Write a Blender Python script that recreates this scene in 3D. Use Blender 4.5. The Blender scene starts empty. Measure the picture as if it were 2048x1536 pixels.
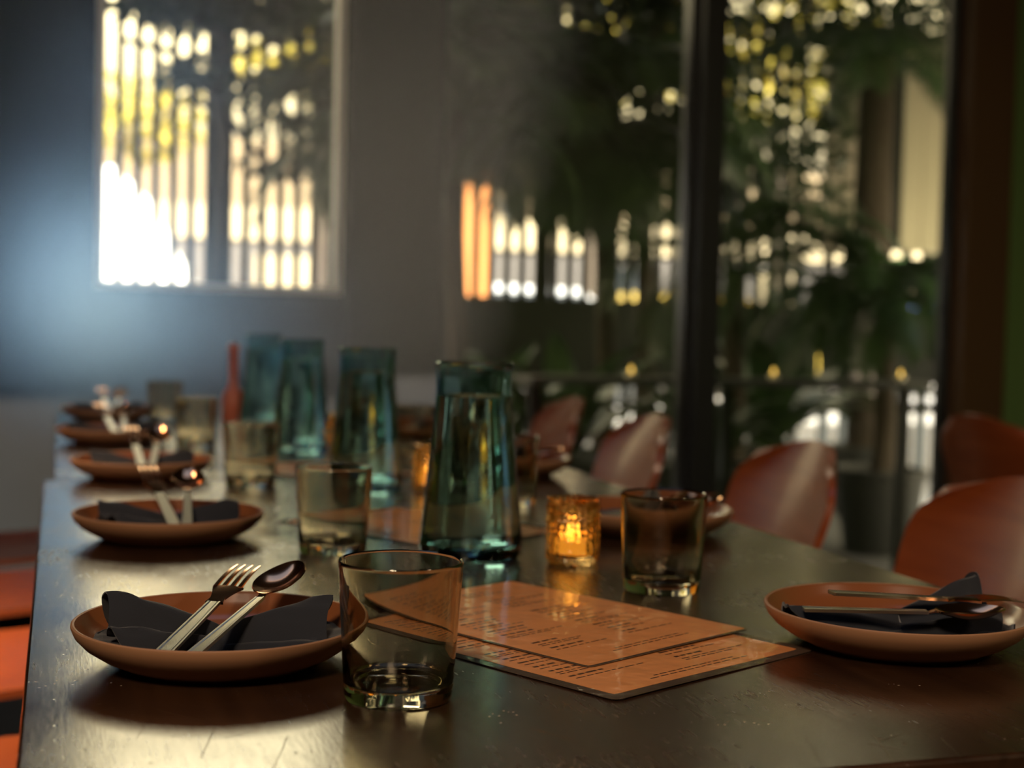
import bpy, math, random
from mathutils import Vector, Matrix
R = math.radians
SC = bpy.context.scene
COL = SC.collection

# ---------------------------------------------------------------- camera, world, lights, exposure
CAM_AZ, CAM_PITCH, CAM_ROLL = R(17.7), R(2.55), R(1.4)
fwd = Vector((math.sin(CAM_AZ)*math.cos(CAM_PITCH), math.cos(CAM_AZ)*math.cos(CAM_PITCH), -math.sin(CAM_PITCH)))
r0 = Vector((math.cos(CAM_AZ), -math.sin(CAM_AZ), 0)); u0 = r0.cross(fwd)
rr = r0*math.cos(CAM_ROLL) + u0*math.sin(CAM_ROLL)
uu = -r0*math.sin(CAM_ROLL) + u0*math.cos(CAM_ROLL)
cd = bpy.data.cameras.new('camera')
cam = bpy.data.objects.new('camera', cd); COL.objects.link(cam)
M = Matrix((rr, uu, -fwd)).transposed().to_4x4(); M.translation = (0, 0, 1.005)
cam.matrix_world = M
cd.sensor_width = 36.0; cd.lens = 2840/2048*36.0
cd.clip_start = 0.05; cd.clip_end = 200
cd.dof.use_dof = True; cd.dof.focus_distance = 1.03; cd.dof.aperture_fstop = 4.6
SC.camera = cam

SC.view_settings.view_transform = 'Standard'
SC.view_settings.look = 'None'
SC.view_settings.gamma = 1.0
SC.view_settings.use_curve_mapping = False
SC.view_settings.exposure = 0.6
SC.cycles.max_bounces = 12; SC.cycles.transmission_bounces = 12; SC.cycles.transparent_max_bounces = 24
SC.cycles.glossy_bounces = 4; SC.cycles.diffuse_bounces = 3; SC.cycles.volume_bounces = 0
SC.cycles.caustics_reflective = False; SC.cycles.caustics_refractive = False
SC.cycles.sample_clamp_indirect = 6.0; SC.cycles.blur_glossy = 0.6
SC.cycles.use_denoising = True; SC.cycles.adaptive_threshold = 0.02; SC.cycles.volume_step_rate = 0.6

W = bpy.data.worlds.new('sky'); SC.world = W; W.use_nodes = True
nt = W.node_tree; nt.nodes.clear()
wo = nt.nodes.new('ShaderNodeOutputWorld'); bg = nt.nodes.new('ShaderNodeBackground')
tc = nt.nodes.new('ShaderNodeTexCoord'); sx = nt.nodes.new('ShaderNodeSeparateXYZ'); cr = nt.nodes.new('ShaderNodeValToRGB')
nt.links.new(tc.outputs['Generated'], sx.inputs[0]); nt.links.new(sx.outputs['Z'], cr.inputs[0])
cre = cr.color_ramp.elements; SKY = 6.0
cre[0].position = 0.0; cre[0].color = (0.12, 0.09, 0.056, 1)
cre[1].position = 0.95; cre[1].color = (0.03, 0.045, 0.08, 1)
for p_, c_ in ((0.11, (0.17, 0.135, 0.085, 1)), (0.175, (0.60, 0.48, 0.26, 1)), (0.235, (1.0, 0.80, 0.45, 1)), (0.46, (1.0, 0.86, 0.58, 1)), (0.62, (0.10, 0.12, 0.16, 1))):
    e_ = cre.new(p_); e_.color = c_
nt.links.new(cr.outputs[0], bg.inputs[0]); bg.inputs[1].default_value = SKY
nt.links.new(bg.outputs[0], wo.inputs[0])

def add_light(name, kind, loc, energy, color, **kw):
    ld = bpy.data.lights.new(name, kind); ld.energy = energy; ld.color = color
    for k, v in kw.items():
        if k != 'aim': setattr(ld, k, v)
    o = bpy.data.objects.new(name, ld); COL.objects.link(o); o.location = loc
    if 'aim' in kw:
        o.rotation_euler = (Vector(kw['aim'])).to_track_quat('-Z', 'Y').to_euler()
    return o
add_light('sun', 'SUN', (0, 0, 10), 30.0, (1.0, 0.93, 0.80), angle=R(0.6), aim=(0.06, 0.75, -0.65))
add_light('ceiling_light', 'AREA', (-0.95, 2.3, 2.72), 11, (1.0, 0.66, 0.40), shape='DISK', size=0.5, spread=R(50), aim=(0.14, 0, -1))
add_light('ceiling_light', 'AREA', (-0.9, -1.0, 2.72), 36, (1.0, 0.74, 0.5), shape='DISK', size=0.6, aim=(0.25, 0.5, -1))
add_light('ceiling_light', 'AREA', (2.35, -1.2, 2.72), 12, (1.0, 0.70, 0.46), shape='DISK', size=0.5, aim=(-0.2, 0.3, -1))

# ---------------------------------------------------------------- helpers
def tag(o, label=None, cat=None, group=None, kind=None):
    if label: o['label'] = label
    if cat: o['category'] = cat
    if group: o['group'] = group
    if kind: o['kind'] = kind
    return o
def empty(name, loc=(0, 0, 0), rz=0.0, label=None, cat=None, group=None):
    o = bpy.data.objects.new(name, None); COL.objects.link(o)
    o.location = loc; o.rotation_euler = (0, 0, rz); o.empty_display_size = 0.05
    return tag(o, label, cat, group)
def copy_tree(o, parent=None):
    c = o.copy(); COL.objects.link(c)
    if parent: c.parent = parent
    for ch in [x for x in o.children]: copy_tree(ch, c)
    return c

class MB:
    def __init__(s): s.v = []; s.f = []; s.m = []; s.mi = 0
    def add(s, vs, fs, xf=None):
        n = len(s.v)
        s.v += [tuple(xf @ Vector(p)) if xf is not None else tuple(p) for p in vs]
        s.f += [tuple(i+n for i in f) for f in fs]; s.m += [s.mi]*len(fs)
    def box(s, x0, x1, y0, y1, z0, z1, b=0.0, xf=None):
        if b <= 0:
            vs = [(x, y, z) for z in (z0, z1) for y in (y0, y1) for x in (x0, x1)]
            fs = [(0, 2, 3, 1), (4, 5, 7, 6), (0, 1, 5, 4), (2, 6, 7, 3), (0, 4, 6, 2), (1, 3, 7, 5)]
            s.add(vs, fs, xf); return
        # box with bevelled top/bottom edges and corners (rounded footprint)
        def ring(ins, z):
            pts = []
            for (cx, cy, a0) in ((x1, y1, 0), (x0, y1, 90), (x0, y0, 180), (x1, y0, 270)):
                sxn = 1 if cx == x1 else -1; syn = 1 if cy == y1 else -1
                for k in range(4):
                    a = R(a0 + 30*k)
                    pts.append((cx - sxn*b + (b-ins)*math.cos(a), cy - syn*b + (b-ins)*math.sin(a), z))
            return pts
        rings = [ring(b*0.6, z0), ring(b*0.18, z0+b*0.25), ring(0, z0+b*0.7), ring(0, z1-b*0.7), ring(b*0.18, z1-b*0.25), ring(b*0.6, z1)]
        vs = sum(rings, []); n = 16; fs = []
        for i in range(len(rings)-1):
            for j in range(n): fs.append((i*n+j, i*n+(j+1) % n, (i+1)*n+(j+1) % n, (i+1)*n+j))
        fs.append(tuple(reversed(range(n)))); fs.append(tuple(range((len(rings)-1)*n, len(rings)*n)))
        s.add(vs, fs, xf)
    def lathe(s, prof, n=64, closed=True, xf=None, rfun=None):
        """prof: list of (r, z); r==0 ends become poles"""
        vs = []; idx = []
        for i, (r, z) in enumerate(prof):
            if r <= 1e-9: idx.append([len(vs)]); vs.append((0, 0, z))
            else:
                row = []
                for j in range(n):
                    a = 2*math.pi*j/n; q = r + (rfun(a, z, i) if rfun else 0)
                    row.append(len(vs)); vs.append((q*math.cos(a), q*math.sin(a), z))
                idx.append(row)
        fs = []
        for a, b in zip(idx[:-1], idx[1:]):
            for j in range(n):
                k = (j+1) % n
                if len(a) == 1 and len(b) == 1: continue
                if len(a) == 1: fs.append((a[0], b[k], b[j]))
                elif len(b) == 1: fs.append((a[j], a[k], b[0]))
                else: fs.append((a[j], a[k], b[k], b[j]))
        s.add(vs, fs, xf)
    def tube(s, pts, rad, n=10, cap=True, xf=None):
        pts = [Vector(p) for p in pts]
        if not hasattr(rad, '__len__'): rad = [rad]*len(pts)
        vs = []; fs = []; up = None
        for i, p in enumerate(pts):
            d = (pts[min(i+1, len(pts)-1)] - pts[max(i-1, 0)]).normalized()
            if up is None:
                up = d.orthogonal().normalized()
            else:
                up = (up - d*up.dot(d)).normalized()
            sd = d.cross(up)
            for j in range(n):
                a = 2*math.pi*j/n
                vs.append(tuple(p + (up*math.cos(a) + sd*math.sin(a))*rad[i]))
        for i in range(len(pts)-1):
            for j in range(n): fs.append((i*n+j, i*n+(j+1) % n, (i+1)*n+(j+1) % n, (i+1)*n+j))
        if cap: fs.append(tuple(reversed(range(n)))); fs.append(tuple(range((len(pts)-1)*n, len(pts)*n)))
        s.add(vs, fs, xf)
    def slab(s, fn, nu, nv, th, xf=None):
        """closed sheet of thickness th(u,v) or number below fn(u,v), u,v in 0..1; thickness measured along fn's normal"""
        P = [[Vector(fn(i/nu, j/nv)) for j in range(nv+1)] for i in range(nu+1)]
        def nor(i, j):
            a = P[min(i+1, nu)][j] - P[max(i-1, 0)][j]; b = P[i][min(j+1, nv)] - P[i][max(j-1, 0)]
            c = a.cross(b)
            return c.normalized() if c.length > 1e-12 else Vector((0, 0, 1))
        vs = []; N = (nu+1)*(nv+1)
        for i in range(nu+1):
            for j in range(nv+1): vs.append(tuple(P[i][j]))
        for i in range(nu+1):
            for j in range(nv+1):
                t = th(i/nu, j/nv) if callable(th) else th
                vs.append(tuple(P[i][j] - nor(i, j)*t))
        ix = lambda i, j, k=0: k*N + i*(nv+1) + j
        fs = []
        for i in range(nu):
            for j in range(nv):
                fs.append((ix(i, j), ix(i+1, j), ix(i+1, j+1), ix(i, j+1)))
                fs.append((ix(i, j, 1), ix(i, j+1, 1), ix(i+1, j+1, 1), ix(i+1, j, 1)))
        for i in range(nu):
            fs.append((ix(i, 0), ix(i, 0, 1), ix(i+1, 0, 1), ix(i+1, 0)))
            fs.append((ix(i, nv), ix(i+1, nv), ix(i+1, nv, 1), ix(i, nv, 1)))
        for j in range(nv):
            fs.append((ix(0, j), ix(0, j+1), ix(0, j+1, 1), ix(0, j, 1)))
            fs.append((ix(nu, j), ix(nu, j, 1), ix(nu, j+1, 1), ix(nu, j+1)))
        s.add(vs, fs, xf)
    def build(s, name, mat, parent=None, smooth=True, sharp=35, mats=None):
        me = bpy.data.meshes.new(name); me.from_pydata(s.v, [], s.f)
        for m in (mats or [mat]): me.materials.append(m)
        if mats: me.polygons.foreach_set('material_index', s.m)
        if smooth:
            me.polygons.foreach_set('use_smooth', [True]*len(me.polygons))
            try: me.set_sharp_from_angle(angle=R(sharp))
            except Exception: pass
        me.validate(); me.update()
        o = bpy.data.objects.new(name, me); COL.objects.link(o)
        if parent is not None: o.parent = parent
        return o

# ---------------------------------------------------------------- materials
def mat(name, color=(0.5, 0.5, 0.5), rough=0.5, metal=0.0, spec=0.5, coat=0.0, coat_rough=0.1, trans=0.0, ior=1.45, sheen=0.0, emit=None, emit_s=0.0, sss=0.0):
    m = bpy.data.materials.new(name); m.use_nodes = True
    b = m.node_tree.nodes['Principled BSDF']; I = b.inputs
    I['Base Color'].default_value = (*color, 1); I['Roughness'].default_value = rough; I['Metallic'].default_value = metal
    I['Specular IOR Level'].default_value = spec; I['Coat Weight'].default_value = coat; I['Coat Roughness'].default_value = coat_rough
    I['Transmission Weight'].default_value = trans; I['IOR'].default_value = ior; I['Sheen Weight'].default_value = sheen
    if emit: I['Emission Color'].default_value = (*emit, 1); I['Emission Strength'].default_value = emit_s
    return m
def N(m, t, **kw):
    n = m.node_tree.nodes.new(t)
    for k, v in kw.items(): setattr(n, k, v)
    return n
def L(m, a, b): m.node_tree.links.new(a, b)
def bsdf(m): return m.node_tree.nodes['Principled BSDF']
def noise_bump(m, scale, strength, dist=0.001, detail=3, stretch=(1, 1, 1), target='Normal', prev=None):
    t = N(m, 'ShaderNodeTexCoord'); mp = N(m, 'ShaderNodeMapping'); mp.inputs['Scale'].default_value = stretch
    nz = N(m, 'ShaderNodeTexNoise'); nz.inputs['Scale'].default_value = scale; nz.inputs['Detail'].default_value = detail
    bp = N(m, 'ShaderNodeBump'); bp.inputs['Strength'].default_value = strength; bp.inputs['Distance'].default_value = dist
    L(m, t.outputs['Object'], mp.inputs[0]); L(m, mp.outputs[0], nz.inputs[0]); L(m, nz.outputs[0], bp.inputs['Height'])
    if prev: L(m, prev.outputs[0], bp.inputs['Normal'])
    L(m, bp.outputs[0], bsdf(m).inputs[target])
    return bp
def wood(name, c1, c2, rough, coat, stretch=(1, 12, 12), scale=3.0, coat_rough=0.1, bump=0.1, spec=0.5):
    m = mat(name, c1, rough, coat=coat, coat_rough=coat_rough, spec=spec)
    t = N(m, 'ShaderNodeTexCoord'); mp = N(m, 'ShaderNodeMapping'); mp.inputs['Scale'].default_value = stretch
    nz = N(m, 'ShaderNodeTexNoise'); nz.inputs['Scale'].default_value = scale; nz.inputs['Detail'].default_value = 6; nz.inputs['Distortion'].default_value = 0.6
    cr = N(m, 'ShaderNodeValToRGB'); e = cr.color_ramp.elements
    e[0].position = 0.3; e[0].color = (*c1, 1); e[1].position = 0.7; e[1].color = (*c2, 1)
    L(m, t.outputs['Object'], mp.inputs[0]); L(m, mp.outputs[0], nz.inputs[0]); L(m, nz.outputs[0], cr.inputs[0]); L(m, cr.outputs[0], bsdf(m).inputs['Base Color'])
    bp = N(m, 'ShaderNodeBump'); bp.inputs['Strength'].default_value = bump; bp.inputs['Distance'].default_value = 0.0006
    L(m, nz.outputs[0], bp.inputs['Height']); L(m, bp.outputs[0], bsdf(m).inputs['Normal'])
    return m

# table top: dark stained wood under worn varnish, grain along Y, scratches
def table_mat():
    m = mat('table_wood', (0.05, 0.02, 0.01), 0.24, spec=0.5, coat=1.0, coat_rough=0.10); bsdf(m).inputs['Coat IOR'].default_value = 1.75
    t = N(m, 'ShaderNodeTexCoord')
    mp = N(m, 'ShaderNodeMapping'); mp.inputs['Scale'].default_value = (14, 0.9, 14)
    nz = N(m, 'ShaderNodeTexNoise'); nz.inputs['Scale'].default_value = 3; nz.inputs['Detail'].default_value = 7; nz.inputs['Distortion'].default_value = 0.5
    cr = N(m, 'ShaderNodeValToRGB'); e = cr.color_ramp.elements
    e[0].position = 0.3; e[0].color = (0.026, 0.012, 0.006, 1); e[1].position = 0.75; e[1].color = (0.060, 0.027, 0.012, 1)
    L(m, t.outputs['Object'], mp.inputs[0]); L(m, mp.outputs[0], nz.inputs[0]); L(m, nz.outputs[0], cr.inputs[0]); L(m, cr.outputs[0], bsdf(m).inputs['Base Color'])
    # roughness patches
    n2 = N(m, 'ShaderNodeTexNoise'); n2.inputs['Scale'].default_value = 9; n2.inputs['Detail'].default_value = 5
    mr = N(m, 'ShaderNodeMapRange'); mr.inputs[1].default_value = 0.3; mr.inputs[2].default_value = 0.75; mr.inputs[3].default_value = 0.16; mr.inputs[4].default_value = 0.27
    L(m, t.outputs['Object'], n2.inputs[0]); L(m, n2.outputs[0], mr.inputs[0]); L(m, mr.outputs[0], bsdf(m).inputs['Roughness'])
    # fine grain bump + dings
    mp3 = N(m, 'ShaderNodeMapping'); mp3.inputs['Scale'].default_value = (1, 0.12, 1)
    n3 = N(m, 'ShaderNodeTexNoise'); n3.inputs['Scale'].default_value = 420; n3.inputs['Detail'].default_value = 3
    L(m, t.outputs['Object'], mp3.inputs[0]); L(m, mp3.outputs[0], n3.inputs[0])
    b1 = N(m, 'ShaderNodeBump'); b1.inputs['Strength'].default_value = 0.20; b1.inputs['Distance'].default_value = 0.00025
    L(m, n3.outputs[0], b1.inputs['Height'])
    vo = N(m, 'ShaderNodeTexVoronoi'); vo.inputs['Scale'].default_value = 70
    vr = N(m, 'ShaderNodeMapRange'); vr.inputs[1].default_value = 0.0; vr.inputs[2].default_value = 0.12; vr.inputs[3].default_value = 0; vr.inputs[4].default_value = 1
    L(m, t.outputs['Object'], vo.inputs[0]); L(m, vo.outputs[0], vr.inputs[0])
    b2 = N(m, 'ShaderNodeBump'); b2.inputs['Strength'].default_value = 0.40; b2.inputs['Distance'].default_value = 0.0004
    L(m, vr.outputs[0], b2.inputs['Height']); L(m, b1.outputs[0], b2.inputs['Normal'])
    # streaky worn varnish and tiny pale flecks of wear
    mp5 = N(m, 'ShaderNodeMapping'); mp5.inputs['Scale'].default_value = (1, 0.10, 1)
    n5 = N(m, 'ShaderNodeTexNoise'); n5.inputs['Scale'].default_value = 260; n5.inputs['Detail'].default_value = 4
    m5 = N(m, 'ShaderNodeMapRange'); m5.inputs[1].default_value = 0.35; m5.inputs[2].default_value = 0.7; m5.inputs[3].default_value = -0.02; m5.inputs[4].default_value = 0.06
    a5 = N(m, 'ShaderNodeMath', operation='ADD')
    L(m, t.outputs['Object'], mp5.inputs[0]); L(m, mp5.outputs[0], n5.inputs[0]); L(m, n5.outputs[0], m5.inputs[0]); L(m, mr.outputs[0], a5.inputs[0]); L(m, m5.outputs[0], a5.inputs[1])
    L(m, a5.outputs[0], bsdf(m).inputs['Coat Roughness'])
    v6 = N(m, 'ShaderNodeTexVoronoi'); v6.inputs['Scale'].default_value = 190; L(m, t.outputs['Object'], v6.inputs[0])
    l6 = N(m, 'ShaderNodeMath', operation='LESS_THAN'); l6.inputs[1].default_value = 0.16; L(m, v6.outputs['Distance'], l6.inputs[0])
    n6 = N(m, 'ShaderNodeTexNoise'); n6.inputs['Scale'].default_value = 16; n6.inputs['Detail'].default_value = 3; L(m, t.outputs['Object'], n6.inputs[0])
    g6 = N(m, 'ShaderNodeMath', operation='GREATER_THAN'); g6.inputs[1].default_value = 0.63; L(m, n6.outputs[0], g6.inputs[0])
    k6 = N(m, 'ShaderNodeMath', operation='MULTIPLY'); L(m, l6.outputs[0], k6.inputs[0]); L(m, g6.outputs[0], k6.inputs[1])
    x6 = N(m, 'ShaderNodeMix', data_type='RGBA'); x6.inputs['B'].default_value = (0.55, 0.42, 0.30, 1)
    L(m, k6.outputs[0], x6.inputs['Factor']); L(m, cr.outputs[0], x6.inputs['A']); L(m, x6.outputs['Result'], bsdf(m).inputs['Base Color'])
    # long scratches: thin wave lines broken by noise
    prev = b2
    for (rot, sc, seed) in ((18, 7, 2.0), (-34, 5, 7.0), (62, 6, 13.0)):
        mp4 = N(m, 'ShaderNodeMapping'); mp4.inputs['Rotation'].default_value = (0, 0, R(rot)); mp4.inputs['Location'].default_value = (seed, seed, 0)
        wv = N(m, 'ShaderNodeTexWave'); wv.inputs['Scale'].default_value = sc; wv.inputs['Distortion'].default_value = 3.0; wv.inputs['Detail'].default_value = 2; wv.inputs['Detail Scale'].default_value = 0.6
        r1 = N(m, 'ShaderNodeMapRange'); r1.inputs[1].default_value = 0.0; r1.inputs[2].default_value = 0.0008; r1.inputs[3].default_value = 1; r1.inputs[4].default_value = 0
        nn = N(m, 'ShaderNodeTexNoise'); nn.inputs['Scale'].default_value = 8
        gt = N(m, 'ShaderNodeMath', operation='GREATER_THAN'); gt.inputs[1].default_value = 0.60
        mu = N(m, 'ShaderNodeMath', operation='MULTIPLY')
        L(m, t.outputs['Object'], mp4.inputs[0]); L(m, mp4.outputs[0], wv.inputs[0]); L(m, mp4.outputs[0], nn.inputs[0])
        L(m, wv.outputs['Fac'], r1.inputs[0]); L(m, nn.outputs[0], gt.inputs[0]); L(m, r1.outputs[0], mu.inputs[0]); L(m, gt.outputs[0], mu.inputs[1])
        b3 = N(m, 'ShaderNodeBump'); b3.inputs['Strength'].default_value = 0.35; b3.inputs['Distance'].default_value = 0.0003
        L(m, mu.outputs[0], b3.inputs['Height']); L(m, prev.outputs[0], b3.inputs['Normal']); prev = b3
    L(m, prev.outputs[0], bsdf(m).inputs['Normal']); L(m, prev.outputs[0], bsdf(m).inputs['Coat Normal'])
    return m
M_table = table_mat()
M_table_edge = wood('table_edge_wood', (0.025, 0.010, 0.005), (0.05, 0.02, 0.009), 0.4, 0, (14, 1, 14))
M_ply = wood('chair_plywood', (0.25, 0.050, 0.011), (0.34, 0.078, 0.018), 0.38, 0.35, (1.5, 1.5, 14), 3, coat_rough=0.16, spec=0.3)
M_ply_edge = mat('plywood_edge', (0.50, 0.15, 0.05), 0.5)
M_legs = mat('black_steel', (0.012, 0.012, 0.013), 0.4, metal=0.6)
M_bolt = mat('brass_bolt', (0.75, 0.42, 0.22), 0.3, metal=1)
M_plate_out = mat('terracotta_unglazed', (0.36, 0.185, 0.095), 0.55)
noise_bump(M_plate_out, 300, 0.15, 0.0003)
M_plate_in = mat('brown_glaze', (0.24, 0.080, 0.028), 0.28, coat=0.3, coat_rough=0.15)
M_cloth = mat('charcoal_linen', (0.018, 0.020, 0.026), 0.85, sheen=0.25, spec=0.25)
def weave(m):
    t = N(m, 'ShaderNodeTexCoord'); mp = N(m, 'ShaderNodeMapping')
    w1 = N(m, 'ShaderNodeTexWave'); w1.inputs['Scale'].default_value = 420; w2 = N(m, 'ShaderNodeTexWave', bands_direction='Y'); w2.inputs['Scale'].default_value = 420
    ad = N(m, 'ShaderNodeMath', operation='ADD'); L(m, t.outputs['Object'], w1.inputs[0]); L(m, t.outputs['Object'], w2.inputs[0])
    L(m, w1.outputs['Fac'], ad.inputs[0]); L(m, w2.outputs['Fac'], ad.inputs[1])
    bp = N(m, 'ShaderNodeBump'); bp.inputs['Strength'].default_value = 0.15; bp.inputs['Distance'].default_value = 0.0002
    L(m, ad.outputs[0], bp.inputs['Height'])
    nz = N(m, 'ShaderNodeTexNoise'); nz.inputs['Scale'].default_value = 45; L(m, t.outputs['Object'], nz.inputs[0])
    b2 = N(m, 'ShaderNodeBump'); b2.inputs['Strength'].default_value = 0.4; b2.inputs['Distance'].default_value = 0.002
    L(m, nz.outputs[0], b2.inputs['Height']); L(m, bp.outputs[0], b2.inputs['Normal']); L(m, b2.outputs[0], bsdf(m).inputs['Normal'])
weave(M_cloth)
M_handle = mat('champagne_steel', (0.80, 0.74, 0.60), 0.30, metal=1)
noise_bump(M_handle, 900, 0.3, 0.0003)
M_head = mat('warm_reflection_steel', (0.90, 0.47, 0.25), 0.16, metal=1)  # warm reflections on the steel heads are put into the base colour
def glass_mat(name, color, rough=0.0, ior=1.5):
    m = bpy.data.materials.new(name); m.use_nodes = True; m.node_tree.nodes.clear()
    out = N(m, 'ShaderNodeOutputMaterial'); g = N(m, 'ShaderNodeBsdfGlass'); g.inputs['Color'].default_value = (*color, 1); g.inputs['Roughness'].default_value = rough; g.inputs['IOR'].default_value = ior
    L(m, g.outputs[0], out.inputs[0]); return m
M_smoke = glass_mat('smoke_glass', (0.85, 0.82, 0.75))
M_teal = glass_mat('teal_glass', (0.76, 0.87, 0.875))
M_water = glass_mat('water', (0.93, 0.98, 0.97), 0, 1.33)
M_amber = glass_mat('amber_glass', (1.0, 0.85, 0.60))
def window_glass():
    m = bpy.data.materials.new('window_glass'); m.use_nodes = True; m.node_tree.nodes.clear()
    out = N(m, 'ShaderNodeOutputMaterial'); tr = N(m, 'ShaderNodeBsdfTransparent'); tr.inputs[0].default_value = (0.93, 0.95, 0.94, 1)
    gl = N(m, 'ShaderNodeBsdfGlossy'); gl.inputs['Roughness'].default_value = 0.0; fr = N(m, 'ShaderNodeFresnel'); fr.inputs[0].default_value = 1.5
    mx = N(m, 'ShaderNodeMixShader'); L(m, fr.outputs[0], mx.inputs[0]); L(m, tr.outputs[0], mx.inputs[1]); L(m, gl.outputs[0], mx.inputs[2]); L(m, mx.outputs[0], out.inputs[0])
    return m
M_pane = window_glass()
M_wax = mat('led_candle_wax', (0.95, 0.50, 0.08), 0.5, emit=(1.0, 0.45, 0.06), emit_s=0.5)
M_flame = mat('candle_flame', (1, 0.7, 0.2), 0.5, emit=(1.0, 0.58, 0.10), emit_s=2.2)
M_paper = mat('copper_brown_paper', (0.95, 0.37, 0.12), 0.5, coat=1.0, coat_rough=0.045)
M_laminate = mat('clear_laminate', (0.10, 0.07, 0.05), 0.06, spec=0.6)
for _m in (M_paper, M_laminate):
    bp = noise_bump(_m, 34, 0.75, 0.0014, 2, target='Normal')
    L(_m, bp.outputs[0], bsdf(_m).inputs['Coat Normal'])
M_ink = mat('menu_ink', (0.10, 0.045, 0.025), 0.35, coat=0.7, coat_rough=0.06)
M_floor = wood('floor_dark', (0.020, 0.013, 0.010), (0.045, 0.030, 0.022), 0.45, 0, (1, 8, 1))
M_wall = mat('wall_charcoal', (0.006, 0.006, 0.006), 0.8, spec=0.02); noise_bump(M_wall, 60, 0.2)
M_ceil = mat('ceiling_dark', (0.05, 0.045, 0.04), 0.8)
M_green = mat('wall_green', (0.16, 0.28, 0.08), 0.6); noise_bump(M_green, 80, 0.15)
M_post = mat('dark_brown_post', (0.10, 0.050, 0.020), 0.55)
M_black = mat('black_frame', (0.020, 0.021, 0.022), 0.45)
M_jamb = mat('pale_jamb', (0.45, 0.42, 0.38), 0.5)  # pale tone stands for light caught on the frame edge
M_slat = mat('fence_slat_dark', (0.016, 0.017, 0.016), 0.8, spec=0.2); noise_bump(M_slat, 30, 0.3)
M_board = mat('pale_board', (0.42, 0.37, 0.30), 0.6); noise_bump(M_board, 30, 0.3)
M_pale_side = mat('pale_side_board', (0.55, 0.50, 0.36), 0.6)
def leaf_mat(name, c1, c2, rough=0.4, tl=0.25, scale=6):
    m = bpy.data.materials.new(name); m.use_nodes = True; b = bsdf(m)
    t = N(m, 'ShaderNodeTexCoord'); nz = N(m, 'ShaderNodeTexNoise'); nz.inputs['Scale'].default_value = scale; cr = N(m, 'ShaderNodeValToRGB')
    cr.color_ramp.elements[0].position = 0.35; cr.color_ramp.elements[1].position = 0.65
    cr.color_ramp.elements[0].color = (*c1, 1); cr.color_ramp.elements[1].color = (*c2, 1)
    L(m, t.outputs['Object'], nz.inputs[0]); L(m, nz.outputs[0], cr.inputs[0]); L(m, cr.outputs[0], b.inputs['Base Color']); b.inputs['Roughness'].default_value = rough
    out = [n for n in m.node_tree.nodes if n.type == 'OUTPUT_MATERIAL'][0]
    td = N(m, 'ShaderNodeBsdfTranslucent'); L(m, cr.outputs[0], td.inputs[0]); mx = N(m, 'ShaderNodeMixShader'); mx.inputs[0].default_value = tl
    L(m, b.outputs[0], mx.inputs[1]); L(m, td.outputs[0], mx.inputs[2]); L(m, mx.outputs[0], out.inputs[0])
    return m
M_palm = leaf_mat('palm_leaf', (0.020, 0.045, 0.018), (0.045, 0.085, 0.025))
M_leaf = leaf_mat('tree_leaf_shade', (0.018, 0.038, 0.018), (0.04, 0.07, 0.02))
M_yleaf = leaf_mat('sunlit_yellow_leaf', (0.28, 0.24, 0.02), (0.50, 0.40, 0.05), 0.6, 0.3, 2.5)
M_bark = mat('bark', (0.045, 0.032, 0.022), 0.9); noise_bump(M_bark, 40, 0.8, 0.01)
M_pot = mat('planter_dark', (0.03, 0.03, 0.03), 0.6)
M_soil = mat('soil', (0.02, 0.014, 0.01), 0.95)
M_pave = mat('street_paving', (0.28, 0.26, 0.24), 0.9); noise_bump(M_pave, 4, 0.3, 0.01)
M_patio = mat('patio_floor', (0.06, 0.055, 0.05), 0.8)
M_facade = mat('facade_beige', (0.17, 0.125, 0.075), 0.9); noise_bump(M_facade, 2, 0.3, 0.02)
M_cream = mat('facade_cream', (0.34, 0.28, 0.18), 0.9)
M_grey = mat('shopfront_grey', (0.075, 0.066, 0.062), 0.8)
M_white = mat('van_white', (0.90, 0.90, 0.90), 0.4)
M_orange = mat('orange_canvas', (0.36, 0.13, 0.03), 0.8)
M_carY = mat('car_yellow', (0.36, 0.25, 0.04), 0.4)
M_carB = mat('car_blue', (0.12, 0.22, 0.55), 0.4)
M_carS = mat('car_silver', (0.45, 0.46, 0.48), 0.35)
M_tyre = mat('tyre', (0.02, 0.02, 0.02), 0.8)
M_dglass = mat('dark_car_glass', (0.03, 0.035, 0.04), 0.1)
M_salmon = mat('salmon_bottle', (0.62, 0.17, 0.09), 0.35)

def struct(mb, name, m, parent=None, smooth=False):
    o = mb.build(name, m, parent, smooth=smooth)
    if parent is None: o['kind'] = 'structure'
    return o
def box_obj(name, m, *a, parent=None, b=0.0):
    mb = MB(); mb.box(*a, b=b); return mb.build(name, m, parent, smooth=b > 0)

# ---------------------------------------------------------------- the room
YW = 4.6
mb = MB(); mb.box(-3.5, 3.45, -3.0, YW, -0.1, 0.0); struct(mb, 'floor', M_floor)
mb = MB(); SKX0, SKX1, SKY0, SKY1 = -0.95, 1.00, 1.38, 2.15      # ceiling with an added slot letting sun onto the flare volumes
mb.box(-3.6, 3.6, -3.1, SKY0, 2.85, 2.95); mb.box(-3.6, 3.6, SKY1, YW+0.25, 2.85, 2.95)
mb.box(-3.6, SKX0, SKY0, SKY1, 2.85, 2.95); mb.box(SKX1, 3.6, SKY0, SKY1, 2.85, 2.95); struct(mb, 'ceiling', M_ceil)
mb = MB(); mb.box(-3.6, 3.6, -3.1, -3.0, 0, 2.85); struct(mb, 'wall_back', M_wall)
mb = MB(); mb.box(-3.6, -3.5, -3.0, YW+0.1, 0, 2.85); struct(mb, 'wall_left', M_wall)
mb = MB(); mb.box(3.40, 3.52, -3.0, YW+0.1, 0, 2.85); struct(mb, 'wall_right', M_green)
mb = MB()
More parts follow.
